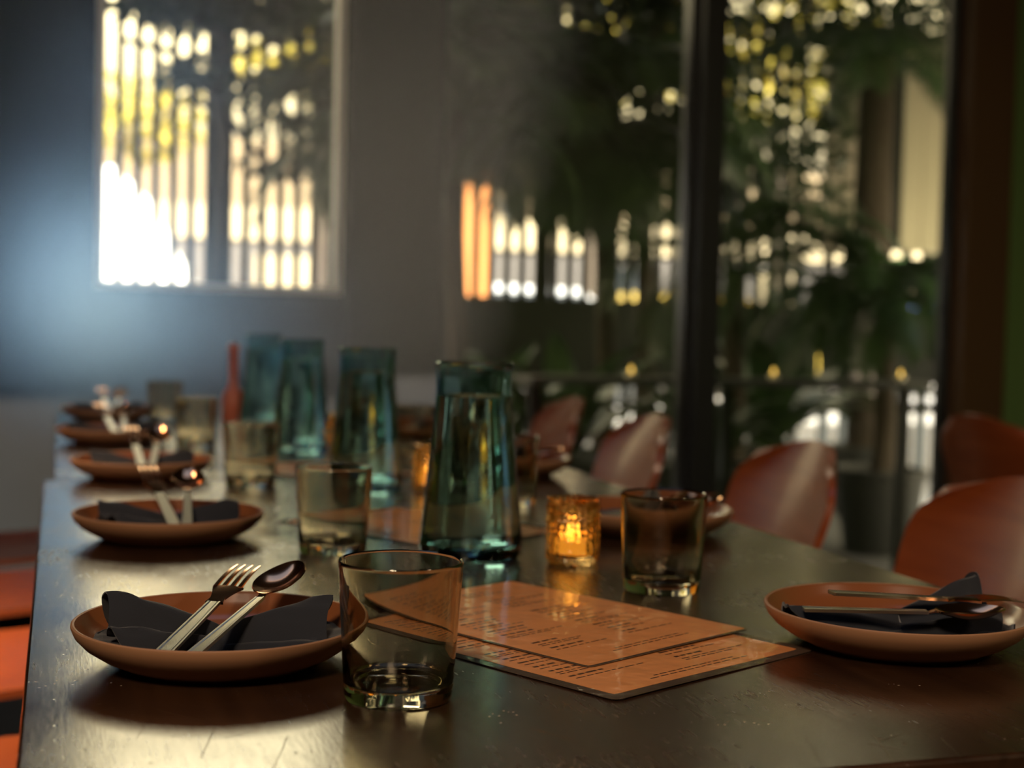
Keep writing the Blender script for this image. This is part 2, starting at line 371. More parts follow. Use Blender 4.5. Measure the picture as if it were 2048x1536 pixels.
mb.box(-3.5, 0.10, YW, YW+0.12, 0, 2.85)            # solid wall left of the windows
mb.box(0.10, 0.88, YW, YW+0.12, 0, 1.075)           # knee wall under the first window
mb.box(0.10, 3.40, YW, YW+0.12, 2.6, 2.85)          # header
struct(mb, 'wall_front', M_wall)
mb = MB(); mb.box(0.88, 1.19, YW-0.10, YW+0.18, 0, 2.85, b=0.01); struct(mb, 'trim_1', M_wall)     # broad column
mb = MB(); mb.box(2.13, 2.22, YW-0.04, YW+0.10, 0, 2.6, b=0.006); struct(mb, 'trim_2', M_black)
mb = MB(); mb.box(3.21, 3.40, YW-0.06, YW+0.10, 0, 2.85, b=0.006); struct(mb, 'trim_3', M_post)
def window(name, x0, x1, z0, jamb):
    w = MB(); t = 0.025
    w.box(x0, x0+t, YW+0.02, YW+0.08, z0, 2.6); w.box(x1-t, x1, YW+0.02, YW+0.08, z0, 2.6)
    w.box(x0+t, x1-t, YW+0.02, YW+0.08, z0, z0+t); w.box(x0+t, x1-t, YW+0.02, YW+0.08, 2.6-t, 2.6)
    o = struct(w, name, jamb)
    p = MB(); p.box(x0+t, x1-t, YW+0.045, YW+0.051, z0+t, 2.6-t); p.build('glass_pane', M_pane, o, smooth=False)
window('window_1', 0.10, 0.88, 1.075, M_jamb)
window('window_2', 1.19, 2.13, 0.0, M_black)
window('window_3', 2.22, 3.21, 0.0, M_black)

# ---------------------------------------------------------------- outside: patio, street
mb = MB(); mb.box(-6, 9.5, YW+0.12, 8.6, -0.1, 0.0); struct(mb, 'trim_4', M_patio)
mb = MB(); mb.box(-6, 9.5, YW+0.25, 7.8, 4.6, 4.7); mb.box(-6, 9.5, YW+0.05, YW+0.25, 2.95, 4.7); struct(mb, 'trim_5', M_black)          # added unseen canopy and fascia that keep sun off the patio and fence
mb = MB(); mb.box(-30, 45, 8.6, 40, -0.1, 0.0); struct(mb, 'trim_6', M_pave)

YF = 7.5
def fence(x0, x1):
    f = empty('slat_fence', ((x0+x1)/2, YF, 0), 0, 'dark vertical slat fence across the patio with a solid middle band', 'fence')
    cx = (x0+x1)/2; n = 0; x = x0
    while x < x1 - 0.05:
        xe = min(x+1.8, x1); p = MB(); k = 0
        xx = x + 0.045
        while xx < xe - 0.02:
            p.box(xx-0.022-cx, xx+0.022-cx, -0.012, 0.012, 0.06, 2.8); xx += 0.0895
        p.build('slat_panel', M_slat, f, smooth=False)
        q = MB(); q.box(x-cx, xe-cx, -0.05, -0.013, 0.68, 1.135); q.build('middle_board', M_slat, f, smooth=False)
        q = MB(); q.box(x-0.035-cx, x+0.035-cx, 0.05, 0.12, 0, 2.85); q.build('post', M_slat, f, smooth=False)
        q = MB(); q.box(x-cx, xe-cx, 0.012, 0.04, 0.06, 0.12); q.build('bottom_rail', M_slat, f, smooth=False)
        x = xe
    return f
fence(-1.02, 4.22)
def board_fence(x0, x1):
    cx = (x0+x1)/2
    f = empty('board_fence', (cx, YF, 0), 0, 'pale wide board fence at the right end of the patio', 'fence')
    xx = x0
    for w, m in ((0.13, M_board), (0.12, M_board), (0.13, M_slat), (0.15, M_slat), (0.14, M_pale_side), (0.13, M_pale_side), (0.14, M_board), (0.14, M_board), (0.14, M_board), (0.14, M_board)):
        q = MB(); q.box(xx-cx, xx+w-0.008-cx, -0.012, 0.012, 1.48, 2.8); q.build('upper_board', m, f, smooth=False)
        q = MB(); q.box(xx+0.02-cx, xx+w*0.62-cx, -0.012, 0.012, 0.06, 1.48); q.build('lower_slat', M_slat, f, smooth=False); xx += w
    q = MB(); q.box(x0-cx, xx-cx, -0.05, -0.013, 0.68, 1.135); q.build('middle_board', M_slat, f, smooth=False)
    q = MB(); q.box(x0-cx, xx-cx, 0.013, 0.05, 0.5, 0.56); q.build('rail', M_slat, f, smooth=False)
    q = MB(); q.box(x0-cx, xx-cx, 0.013, 0.05, 1.5, 1.56); q.build('rail', M_slat, f, smooth=False)
    return f
board_fence(4.30, 5.6)

# street building with pale facade bands
b = empty('street_building', (6, 24, 0), 0, 'sunlit beige building across the street behind the fence', 'building')
q = MB(); q.box(-18, 26, 0, 4, 2.8, 3.9); q.build('upper_wall', M_facade, b, smooth=False)
q = MB(); q.box(-18, 26, -0.02, 4, 0, 2.25); q.build('shopfront', M_grey, b, smooth=False)
q = MB(); q.box(-18, 26, -0.10, 4, 2.25, 2.8); q.build('cornice', M_cream, b, smooth=False)
for i in range(9):
    q = MB(); q.box(-6+i*3.1, -5.1+i*3.1, -0.05, 0.01, 0.5, 2.0); q.build('window', M_cream if i % 3 else M_dglass, b, smooth=False)

# vehicles
def vehicle(name, prof, width, m, loc, label, cat, wheels, glass, rz=0):
    v = empty(name, loc, rz, label, cat)
    q = MB(); n = len(prof)
    vs = []
    for y, ins in ((0, 0.10), (0.12, 0), (width-0.12, 0), (width, 0.10)):
        cxm = sum(p[0] for p in prof)/n; czm = sum(p[1] for p in prof)/n
        for (x, z) in prof: vs.append((x + (cxm-x)*ins*0.3, y, z + (czm-z)*ins*0.6))
    fs = []
    for i in range(3):
        for j in range(n): fs.append((i*n+j, (i+1)*n+j, (i+1)*n+(j+1) % n, i*n+(j+1) % n))
    fs.append(tuple(range(n))); fs.append(tuple(reversed(range(3*n, 4*n))))
    q.add(vs, fs); q.build('body', m, v)
    for (wx, wr) in wheels:
        for y in (-0.02, width-0.2):
            w = MB(); w.lathe([(0, 0), (wr*0.6, 0), (wr, 0.03), (wr, 0.19), (wr*0.6, 0.22), (0, 0.22)], 24, xf=Matrix.Translation((wx, y+0.0, wr)) @ Matrix.Rotation(R(-90), 4, 'X'))
            w.build('wheel', M_tyre, v)
    for g in glass:
        w = MB(); w.add([(x, -0.012, z) for x, z in g] + [(x, 0.03, z) for x, z in g],
                        [tuple(range(len(g)))] + [tuple(reversed(range(len(g), 2*len(g))))] + [(i, i+len(g), (i+1) % len(g)+len(g), (i+1) % len(g)) for i in range(len(g))])
        w.build('side_window', M_dglass, v, smooth=False)
    return v
vehicle('delivery_van', [(-4.6, 0.35), (1.15, 0.35), (1.28, 0.7), (1.26, 1.15), (1.02, 1.55), (0.78, 2.0), (0.45, 2.3), (-4.4, 2.35), (-4.62, 1.9)], 1.9, M_white, (0.0, 13.2, 0),
        'white van parked beyond the fence, left window', 'van', [(-3.6, 0.34), (0.4, 0.34)], [])
def car(loc, m, label, s=1.0):
    return vehicle('parked_car', [(0, 0.3), (4.2, 0.3), (4.25, 0.75), (3.5, 0.92), (2.9, 1.42), (1.3, 1.46), (0.55, 0.98), (0.02, 0.85)], 1.7, m, loc, label, 'car',
                   [(0.85, 0.32), (3.4, 0.32)], [[(1.05, 0.98), (1.5, 1.36), (2.8, 1.34), (3.15, 0.98)]])
car((3.3, 16.5, 0), M_carS, 'silver car seen low through the fence, middle window')
car((6.6, 18.5, 0), M_carY, 'yellow car seen through the fence beside the blue car')
car((11.2, 18.5, 0), M_carB, 'blue car seen through the fence, farther right than the yellow car')
bn = empty('street_banner', (4.06, 14.0, 0), 0, 'orange upright banner glowing through the fence', 'banner')
q = MB(); q.slab(lambda u, v: (-0.13+0.26*u, 0.03*math.sin(u*5+v*3), 1.0+1.55*v), 8, 16, 0.01); q.build('canvas', M_orange, bn)
q = MB(); q.tube([(0.15, 0, 0), (0.15, 0, 2.7)], 0.02); q.build('pole', M_legs, bn)
q = MB(); q.box(-0.05, 0.35, -0.2, 0.2, 0, 0.04); q.build('base', M_legs, bn)

# ---------------------------------------------------------------- plants
def leaf_cloud(mb, rnd, centre, rad, n, ls):
    cx, cy, cz = centre
    for _ in range(n):
        while True:
            p = [rnd.uniform(-1, 1) for _ in range(3)]
            if sum(a*a for a in p) <= 1: break
        P = Vector((cx+p[0]*rad[0], cy+p[1]*rad[1], cz+p[2]*rad[2]))
        l = ls*rnd.uniform(0.6, 1.3); w = l*rnd.uniform(0.28, 0.42)
        d = Vector((rnd.uniform(-1, 1), rnd.uniform(-1, 1), rnd.uniform(-0.9, 0.3))).normalized()
        sd = d.cross(Vector((rnd.uniform(-1, 1), rnd.uniform(-1, 1), rnd.uniform(-1, 1)))).normalized()
        nn = d.cross(sd)
        mb.add([P, P+d*l*0.35+sd*w*0.5+nn*w*0.15, P+d*l*0.75+sd*w*0.35+nn*w*0.1, P+d*l, P+d*l*0.75-sd*w*0.35+nn*w*0.1, P+d*l*0.35-sd*w*0.5+nn*w*0.15, P+d*l*0.5],
               [(0, 1, 6), (1, 2, 6), (2, 3, 6), (3, 4, 6), (4, 5, 6), (5, 0, 6)])
def frond(mb, rnd, base, az, elev, Lf, droop, nl=26, ll=0.28, lw=0.022):
    p = Vector(base); h = Vector((math.cos(az), math.sin(az), 0)); e = elev; st = Lf/18; pts = [p.copy()]; dirs = []
    for i in range(18):
        d = h*math.cos(e) + Vector((0, 0, 1))*math.sin(e); dirs.append(d); p = p + d*st; pts.append(p.copy()); e -= droop/18*(0.5+i/18)
    dirs.append(dirs[-1]); mb.tube(pts, [0.009*(1-i/19)+0.002 for i in range(19)], 5)
    side = Vector((-math.sin(az), math.cos(az), 0))
    for k in range(nl):
        t = 0.18 + 0.82*k/nl; i = min(int(t*18), 17); q = pts[i].lerp(pts[i+1], t*18-i); d = dirs[i]; up = side.cross(d)*-1
        if up.z < 0: up = -up
        l = ll*math.sin(math.pi*(0.15+0.8*t))*rnd.uniform(0.85, 1.1)+0.03
        for s in (-1, 1):
            a = (d*0.75 + side*s*0.85 + up*0.15).normalized(); g = Vector((0, 0, -1))
            w = lw; q1 = q + a*l*0.45; q2 = q + a*l*0.8 + g*l*0.10; q3 = q + a*l + g*l*rnd.uniform(0.2, 0.4)
            wd = d*w*0.5
            mb.add([q-wd*0.4, q+wd*0.4, q1+wd, q1-wd, q2+wd*0.8, q2-wd*0.8, q3], [(0, 1, 2, 3), (3, 2, 4, 5), (5, 4, 6)])
def pot(parent, r=0.2, h=0.38):
    q = MB(); q.lathe([(0, 0.0), (r*0.72, 0), (r*0.78, 0.02), (r*0.98, h*0.9), (r*1.05, h*0.92), (r*1.05, h), (r*0.95, h), (r*0.93, h*0.9), (0, h*0.9)], 32); q.build('pot', M_pot, parent)
    q = MB(); q.lathe([(0, h*0.905), (r*0.92, h*0.905), (r*0.92, h*0.915), (0, h*0.935)], 24); q.build('soil', M_soil, parent)
def palm(loc, label, hstem, nf, Lf, elo, ehi, droop, seed, az0=0, az1=360, ll=0.28, lw=0.022, potr=0.2, rst=0.045, nl=26):
    rnd = random.Random(seed)
    o = empty('palm_plant', loc, 0, label, 'plant', 'patio plants')
    pot(o, potr)
    q = MB(); top = Vector((rnd.uniform(-0.06, 0.06), rnd.uniform(-0.05, 0.05), hstem))
    pts = [Vector((0, 0, 0.32)).lerp(top, i/8) + Vector((math.sin(i*0.8)*0.012, 0, 0)) for i in range(9)]
    q.tube(pts, [rst*(1.15-0.25*i/8+0.06*(i % 2)) for i in range(9)], 12); q.build('trunk', M_bark, o)
    q = MB()
    for i in range(nf):
        az = R(az0 + (az1-az0)*(i+rnd.uniform(-0.3, 0.3))/nf)
        frond(q, rnd, top + Vector((0, 0, -0.03)), az, R(rnd.uniform(elo, ehi)), Lf*rnd.uniform(0.8, 1.15), droop*rnd.uniform(0.8, 1.2), nl, ll, lw)
    q.build('fronds', M_palm, o, smooth=False)
    return o
palm((1.75, 6.3, 0), 'tall palm in the middle window with a drooping dark crown', 1.95, 34, 1.0, -5, 75, 1.9, 3, ll=0.32, lw=0.045)
palm((2.55, 6.5, 0), 'tall palm in the middle window just left of the black post', 2.0, 34, 1.0, -5, 70, 1.9, 4, ll=0.32, lw=0.045)
palm((2.95, 5.9, 0), 'feathery palm close behind the right window pane', 1.25, 18, 0.85, 10, 85, 2.2, 5, ll=0.2, lw=0.018)
palm((3.55, 5.6, 0), 'bushy dark palm before the pale boards, right window', 1.15, 26, 0.75, 5, 70, 2.0, 6, ll=0.26, lw=0.03)
palm((4.15, 6.7, 0), 'tallest palm with thick trunk before the pale board fence', 2.45, 20, 1.0, 0, 60, 1.8, 7, ll=0.3, lw=0.026, rst=0.10)
def broad_plant(loc, label, n, Lf, seed):
    rnd = random.Random(seed); o = empty('leafy_plant', loc, 0, label, 'plant', 'patio plants'); pot(o, 0.22, 0.42)
    q = MB()
    for i in range(n):
        az = R(360*i/n + rnd.uniform(-14, 14)); el = R(rnd.uniform(35, 80)); l = Lf*rnd.uniform(0.7, 1.1); dr = rnd.uniform(1.0, 1.9)
        h = Vector((math.cos(az), math.sin(az), 0)); sd = Vector((-math.sin(az), math.cos(az), 0)); p = Vector((0, 0, 0.38)); e = el; rows = []
        for k in range(13):
            t = k/12; w = 0.05*Lf/0.6*math.sin(math.pi*min(1, 0.06+t*0.94))**0.7+0.003
            rows += [tuple(p - sd*w + Vector((0, 0, 0.012))), tuple(p), tuple(p + sd*w + Vector((0, 0, 0.012)))]
            p = p + (h*math.cos(e)+Vector((0, 0, 1))*math.sin(e))*l/12; e -= dr/12*(0.4+1.2*t)
        q.add(rows, [f for k in range(12) for f in ((k*3, k*3+1, k*3+4, k*3+3), (k*3+1, k*3+2, k*3+5, k*3+4))])
    q.build('leaves', M_palm, o)
    return o
broad_plant((1.62, 5.5, 0), 'low broad-leaved plant in the middle window behind the carafe', 22, 0.72, 11)
broad_plant((2.05, 5.7, 0), 'arching broad-leaved plant in the middle window by the black post', 24, 0.80, 12)
broad_plant((2.62, 5.5, 0), 'low broad-leaved plant behind the right window', 20, 0.62, 13)
broad_plant((3.35, 6.3, 0), 'large dark leafy plant under the bushy palm', 26, 0.85, 14)

# shade tree at the left window: curved trunk, boughs, leaf clouds
t = empty('shade_tree', (0.71, 6.85, 0), 0, 'dark tree with curved trunk and leafy boughs, left window', 'tree', 'patio plants')
q = MB(); q.tube([(0.0, 0, 0), (-0.02, 0, 0.6), (-0.01, 0, 1.1), (0.02, 0, 1.38), (0.0, 0, 1.57), (0.03, 0, 1.80), (-0.02, 0, 2.02), (0.01, 0.02, 2.2), (0.06, 0.03, 2.5)],
              [0.060, 0.048, 0.040, 0.042, 0.026, 0.034, 0.028, 0.030, 0.015], 10)
q.build('trunk', M_bark, t)
q = MB()
for pts in ([(0, 0, 1.97), (0.23, 0.05, 1.72), (0.48, 0.1, 1.90), (0.70, 0.1, 2.08)], [(0, 0, 2.0), (-0.23, 0, 2.22), (-0.47, 0, 2.26)], [(0, 0, 2.2), (0.34, 0, 2.34), (0.68, 0, 2.30)], [(0.02, 0, 2.3), (-0.25, 0, 2.45), (-0.5, 0.1, 2.5)]):
    q.tube(pts, [0.022, 0.018, 0.013, 0.006], 6)
q.build('bough', M_bark, t)
q = MB(); rnd = random.Random(21)
for c, r, n in (((-0.05, 0.05, 2.50), (0.56, 0.22, 0.17), 1500), ((0.50, 0.0, 2.16), (0.30, 0.2, 0.12), 300), ((0.48, 0, 1.95), (0.30, 0.1, 0.06), 120), ((0.30, 0, 1.72), (0.24, 0.1, 0.04), 70),
                ((-0.14, 0, 2.12), (0.18, 0.15, 0.09), 130), ((0.56, 0.0, 2.50), (0.36, 0.22, 0.16), 480), ((0.14, 0, 2.10), (0.18, 0.1, 0.12), 110)):
    leaf_cloud(q, rnd, c, r, n, 0.095)
q.build('leaves', M_leaf, t, smooth=False)

def sky_block_tree(loc, label, clouds, seed):  # crown added mostly out of view to block sky reflected in the table
    rnd = random.Random(seed); o = empty('shade_tree', loc, 0, label, 'tree', 'patio plants')
    q = MB(); q.tube([(0, 0, 0), (0.03, 0, 0.9), (-0.02, 0, 1.8), (0.05, 0, 2.6), (0, 0, 3.4)], [0.06, 0.05, 0.045, 0.04, 0.02], 10); q.build('trunk', M_bark, o)
    q = MB()
    for c, r, n in clouds: leaf_cloud(q, rnd, c, r, n, 0.13)
    q.build('leaves', M_leaf, o, smooth=False)
sky_block_tree((2.95, 7.0, 0), 'added leafy tree, crown mostly unseen, blocking sky above the middle and right windows', [((-0.45, 0, 3.25), (1.25, 0.45, 0.85), 6000), ((1.1, 0, 3.3), (0.9, 0.4, 0.9), 2000), ((2.3, 0, 3.4), (0.8, 0.4, 0.8), 2200), ((0.80, 0, 1.95), (0.42, 0.2, 0.55), 420), ((-0.9, 0, 2.35), (0.9, 0.2, 0.2), 420)], 41)

# sunlit street trees with yellow leaves beyond the fence
def street_tree(loc, label, clouds, seed):
    rnd = random.Random(seed); o = empty('street_tree', loc, 0, label, 'tree', 'yellow street trees')
    q = MB(); q.tube([(0, 0, 0), (0.05, 0, 1.5), (0, 0, 3.0), (0.1, 0, 4.4)], [0.14, 0.11, 0.08, 0.03], 10); q.build('trunk', M_bark, o)
    q = MB()
    for c, r, n in clouds: leaf_cloud(q, rnd, c, r, n, 0.26)
    q.build('leaves', M_yleaf, o, smooth=False)
street_tree((-0.2, 15.5, 0), 'yellow-leaved street tree above the white van', [((0.9, 0, 3.05), (0.8, 0.6, 0.45), 260), ((0.25, 0, 3.3), (0.5, 0.5, 0.45), 160)], 31)
street_tree((3.0, 17.0, 0), 'yellow-leaved street tree at the top of the left window beside the column', [((-0.3, 0, 4.1), (1.0, 0.8, 0.5), 260)], 32)
street_tree((6.6, 17.5, 0), 'yellow-green street tree at the top of the middle window', [((0, 0, 4.7), (2.0, 1.0, 0.9), 900)], 33)
street_tree((9.4, 17.5, 0), 'yellow street tree at the top of the right window', [((0.2, 0, 4.7), (1.6, 1.0, 1.0), 900)], 34)

# added ledge and tiny candles standing in for candle reflections in the panes
ld = empty('candle_ledge', (2.6, 5.05, 0), 0, 'added narrow dark ledge outside the windows holding the stand-in candles', 'ledge')
q = MB(); q.box(-0.95, 0.75, -0.12, 0.12, 0.77, 0.80, b=0.006); q.build('top_board', M_pot, ld)
for x in (-0.9, -0.1, 0.7):
    q = MB(); q.box(x-0.02, x+0.02, -0.02, 0.02, 0, 0.77); q.build('leg', M_legs, ld, smooth=False)
for x, w in ((2.09, 'leftmost'), (2.70, 'middle'), (3.28, 'rightmost')):
    c = empty('tealight', (x, 5.05, 0.80), 0, w+' of the three tiny candles standing in for reflections in the window glass', 'candle', 'candles on the outside ledge')
    q = MB(); q.lathe([(0, 0), (0.019, 0), (0.02, 0.018), (0.017, 0.018), (0.016, 0.014), (0, 0.014)], 20); q.build('cup', M_handle, c)
    q = MB(); q.lathe([(0, 0.014), (0.004, 0.018), (0.006, 0.026), (0.003, 0.038), (0, 0.044)], 12); q.build('flame', M_flame, c)

# ---------------------------------------------------------------- tables
ZT = 0.75
def table(y0, y1, x0, x1, label):
    o = empty('dining_table', ((x0+x1)/2, (y0+y1)/2, 0), 0, label, 'table', 'dining tables set end to end')
    hx, hy = (x1-x0)/2, (y1-y0)/2
    q = MB(); q.box(-hx, hx, -hy, hy, ZT-0.035, ZT, b=0.004); q.build('table_top', M_table, o, sharp=8)
    q = MB(); q.box(-hx+0.09, hx-0.09, -hy+0.09, hy-0.09, ZT-0.09, ZT-0.035); q.build('apron', M_table_edge, o, smooth=False)
    for sx_ in (-1, 1):
        for sy_ in (-1, 1):
            q = MB(); cx_, cy_ = sx_*(hx-0.12), sy_*(hy-0.12)
            q.box(cx_-0.03, cx_+0.03, cy_-0.03, cy_+0.03, 0, ZT-0.09, b=0.004); q.build('leg', M_table_edge, o)
    return o
table(0.717, 2.222, -0.021, 0.842, 'near dark glossy wooden table holding the two overlapping menus')
table(2.228, 3.73, -0.007, 0.850, 'far dark wooden table butted against the end of the near one')

# ---------------------------------------------------------------- chairs
def chair(loc, rz, label):
    """shell chair, sitter faces local -X ... back at +X side"""
    o = empty('shell_chair', loc, rz, label, 'chair', 'plywood shell chairs')
    # seat: u along depth (front -0.21 to back 0.20), v across
    def seat(u, v):
        x = -0.21 + 0.41*u; s = v*2-1
        hw = 0.195 + 0.035*u
        if u < 0.18: hw *= 1-0.5*(1-u/0.18)**2.2*0.35
        y = s*hw
        z = 0.445 + 0.018*abs(s)**3 - 0.012*math.exp(-((u-0.6)/0.3)**2) - 0.02*max(0, (0.15-u)/0.15)**2
        return (x, y, z)
    q = MB(); q.slab(seat, 20, 20, 0.012); q.build('seat', M_ply, o)
    def back(u, v):  # u across, v up
        s = u*2-1
        hh = 0.215 + 0.0*v
        # rounded-corner outline
        w = 0.225 - 0.030*(1-v)
        r_ = 0.42
        if v > 1-r_:
            k = (v-(1-r_))/r_; w *= (1-0.30*k**3.2)
        if v < 0.15: w *= 0.9+0.1*(v/0.15)
        y = s*w
        zt = 0.515 + 0.292*v + (-0.026*s*s*v)
        x = 0.215 + 0.105*v - 0.055*abs(s)**2.0*(0.6+0.4*v) + 0.0
        return (x, y, zt)
    q = MB(); q.slab(back, 28, 18, 0.012); q.build('backrest', M_ply, o)
    q = MB(); q.box(0.18, 0.20, -0.03, 0.03, 0.43, 0.44)
    q.tube([(0.10, 0, 0.425), (0.20, 0, 0.430), (0.245, 0, 0.47), (0.262, 0, 0.56), (0.279, 0, 0.62)], 0.012, 10); q.build('back_bracket', M_legs, o)
    for s in (-1, 1):
        for xx, ex in ((-0.15, -0.20), (0.13, 0.22)):
            q = MB(); q.tube([(xx, s*0.13, 0.430), (xx*0.98+ex*0.02, s*0.14, 0.40), (ex, s*0.20, 0.0)], [0.011, 0.011, 0.008], 10); q.build('leg', M_legs, o)
    for yy in (-0.05, 0.05):
        q = MB(); q.lathe([(0, 0.004), (0.006, 0.003), (0.0085, 0), (0.0085, -0.006), (0, -0.006)], 16, xf=Matrix.Translation((0.2365, yy, 0.60)) @ Matrix.Rotation(R(-90-18), 4, 'Y'))
        q.build('bolt', M_bolt, o)
    return o
c0 = chair((0.945, 1.63, 0), R(-6), 'orange-brown plywood chair nearest the camera on the right')
def place_chair(x, y, rz, label):
    c = copy_tree(c0); c.location = (x, y, 0); c.rotation_euler = (0, 0, R(rz)); c['label'] = label; return c
place_chair(0.940, 2.20, -6, 'plywood chair with bright glare on its back, second along the right side')
place_chair(0.935, 2.86, -6, 'plywood chair third along the right side, before the black post')
place_chair(0.98, 3.50, -6, 'plywood chair farthest along the right side, just behind the carafe')
place_chair(2.38, 2.88, 180, 'plywood chair turned away at the right edge before the green wall')
place_chair(-0.12, 1.70, 180, 'orange plywood seat tucked under the left edge, nearest the camera')
place_chair(-0.12, 2.35, 180, 'orange plywood seat under the left edge, second from the camera')
place_chair(-0.12, 2.94, 180, 'plywood seat under the left edge, third from the camera')
place_chair(-0.12, 3.50, 180, 'dim plywood seat under the left edge, farthest from the camera')

# ---------------------------------------------------------------- plates
def make_plate():
    o = empty('dinner_plate', (0, 0, ZT))
    q = MB(); q.lathe([(0, 0.0035), (0.060, 0.0035), (0.064, 0.0), (0.070, 0.0), (0.074, 0.0025), (0.086, 0.008), (0.097, 0.0155), (0.1035, 0.0225), (0.1060, 0.0285), (0.1058, 0.0302), (0.1046, 0.0310), (0.1032, 0.0306)], 128)
    q.build('outer_wall', M_plate_out, o)
    q = MB(); q.lathe([(0.1032, 0.0306), (0.1020, 0.0290), (0.0995, 0.0235), (0.094, 0.0160), (0.086, 0.0110), (0.075, 0.0085), (0.04, 0.0078), (0, 0.0078)][::-1], 128)
    q.build('glazed_inside', M_plate_in, o)
    return o
plate0 = make_plate()
def in_plate(x, y, z):
    r = math.hypot(x, y)
    if r > 0.0905: x *= 0.0905/r; y *= 0.0905/r; z = z + (r-0.0905)*0.6; r = 0.0905
    w = 0.0 if r < 0.074 else (r-0.074)*0.22 if r < 0.085 else 0.0024 + (r-0.085)*0.62
    return (x, y, max(z, w+0.0022))
def fold_noise(a, b, s): return math.sin(a*5.1+s)*0.5 + math.sin(a*9.7+b*3.3+s*2.1)*0.3 + math.sin(b*7.9+a*2.2+s*0.7)*0.3
def make_napkin(seed, w_end=0.052, h_end=0.036, L_=0.083, hl=1.0, hr=1.0, bend=0.012):
    o = empty('napkin', (0, 0, 0))
    def wing(u, v):
        a = u*2-1; s = v*2-1; A = abs(a)
        k = hl if a < 0 else hr
        w = 0.015 + (w_end-0.015)*A**0.85
        rid = 0.0
        env = (1-abs(s)**2.6)
        h = (0.015 + (h_end*k-0.015)*A**0.9)
        ph = seed + (1.3 if a > 0 else 0)
        crest = 0.15 + 0.30*math.sin(ph*2.0)           # where across the wing its main fold crests
        main = math.exp(-((s-crest)/0.42)**2); second = 0.45*math.exp(-((s-crest+0.85)/0.25)**2); third = 0.30*math.exp(-((s-crest-0.60)/0.2)**2)
        prof = 0.30*env + 0.75*max(main, second+0.1*main, third)*env**0.5
        crease = 0.0034*A*fold_noise(s*2.2, a*1.9, seed) - 0.0035*A*math.exp(-((s+0.35+0.3*A)/0.07)**2)
        z = h*prof*(1-0.10*max(0, A-0.8)/0.2) + crease*env
        x = a*L_*(1 - 0.16*(s-crest)**2*A) + 0.006*s*A*math.sin(seed) + 0.003*A*math.sin(s*6+seed)
        y = s*w - bend*A*A*-1 + 0.005*A*math.sin(a*3+seed)
        return in_plate(x, y, z+0.001)
    q = MB(); q.slab(wing, 64, 32, 0.0012)
    q.build('upper_fold', M_cloth, o)
    # lower, wider, flatter layer
    def under(u, v):
        a = u*2-1; s = v*2-1; A = abs(a)
        w = 0.020 + (w_end+0.004-0.020)*A**0.8
        x = a*(L_+0.004)*(1+0.05*math.sin(s*2.5+seed)); y = s*w - 0.012*A - bend*A*A*-0.6
        rr_ = math.hypot(x, y)
        lift = 0
        z = 0.002 + 0.007*(1-abs(s)**3)*A + 0.0015*fold_noise(a*2, s*2, seed+3)*A + lift
        return in_plate(x, y, max(z, 0.0013))
    q = MB(); q.slab(under, 56, 28, 0.0011)
    q.build('lower_fold', M_cloth, o)
    return o
def make_fork():
    o = empty('fork', (0, 0, 0))   # along +Y from handle end 0 to tines 0.165
    def hd(u, v):
        y = u*0.100; w = 0.0070 - 0.0020*u; s = v*2-1
        return (s*w, y, 0.0020 - 0.0004*(abs(s) < 0.70))
    q = MB(); q.slab(hd, 24, 12, 0.0024)
    q.build('handle', M_handle, o, sharp=15)
    q = MB()
    def neck(u, v):
        s = v*2-1; y = 0.0995 + 0.027*u; w = 0.0042*(1-u)**1.5 + 0.0030 + (0.0095*max(0, (u-0.25)/0.75)**1.1 if u > 0.25 else 0)
        return (s*w, y, 0.0018 + 0.0022*math.sin(u*1.6) - 0.0012*s*s*u)
    q.slab(neck, 16, 10, 0.0018)
    for k in range(4):
        xc = (-1.5+k)*0.0066
        def tine(u, v, xc=xc):
            s = v*2-1; y = 0.1258 + 0.043*u; w = 0.0016 - 0.0010*u**2
            return (xc*(1-0.04*u) + s*w, y, 0.0036 + 0.0024*math.sin(0.3+u*2.4) - 0.0006*(1-u))
        q.slab(tine, 12, 2, lambda u, v: 0.0018-0.0010*u)
    q.build('tines', M_head, o)
    return o
def make_spoon():
    o = empty('spoon', (0, 0, 0))
    def hd(u, v):
        y = u*0.098; w = 0.0062 - 0.0024*u; s = v*2-1
        return (s*w, y, 0.0020 - 0.0004*(abs(s) < 0.70))
    q = MB(); q.slab(hd, 24, 12, 0.0024); q.build('handle', M_handle, o, sharp=15)
    def bowl(u, v):
        s = v*2-1; y = 0.097 + 0.062*u
        t = max(0.0, (u-0.12)/0.88); w = 0.0030 + 0.0165*math.sin(math.pi*min(1, t**0.85))**0.62 if t > 0 else 0.0032
        if u > 0.999: w = 0.0008
        z = 0.0018 + 0.0035*math.sin(min(u, .3)/.3*1.2) + 0.0022*u
        dep = 0.0085*math.sin(math.pi*t)**0.8*(1-s*s)
        return (s*w, y, z - dep)
    q = MB(); q.slab(bowl, 40, 20, 0.0011); q.build('bowl', M_head, o)
    return o
nap_protos = [make_napkin(1.3, hl=1.25, hr=0.95), make_napkin(4.1, w_end=0.040, h_end=0.034, L_=0.074, bend=0.006), make_napkin(7.7, w_end=0.046, hl=0.9, hr=1.0), make_napkin(5.2, w_end=0.056, L_=0.090, hl=0.62, hr=1.15)]
fork0, spoon0 = make_fork(), make_spoon()
first = {}
def inst(proto, name):
    if name not in first: first[name] = True; return proto
    return copy_tree(proto)
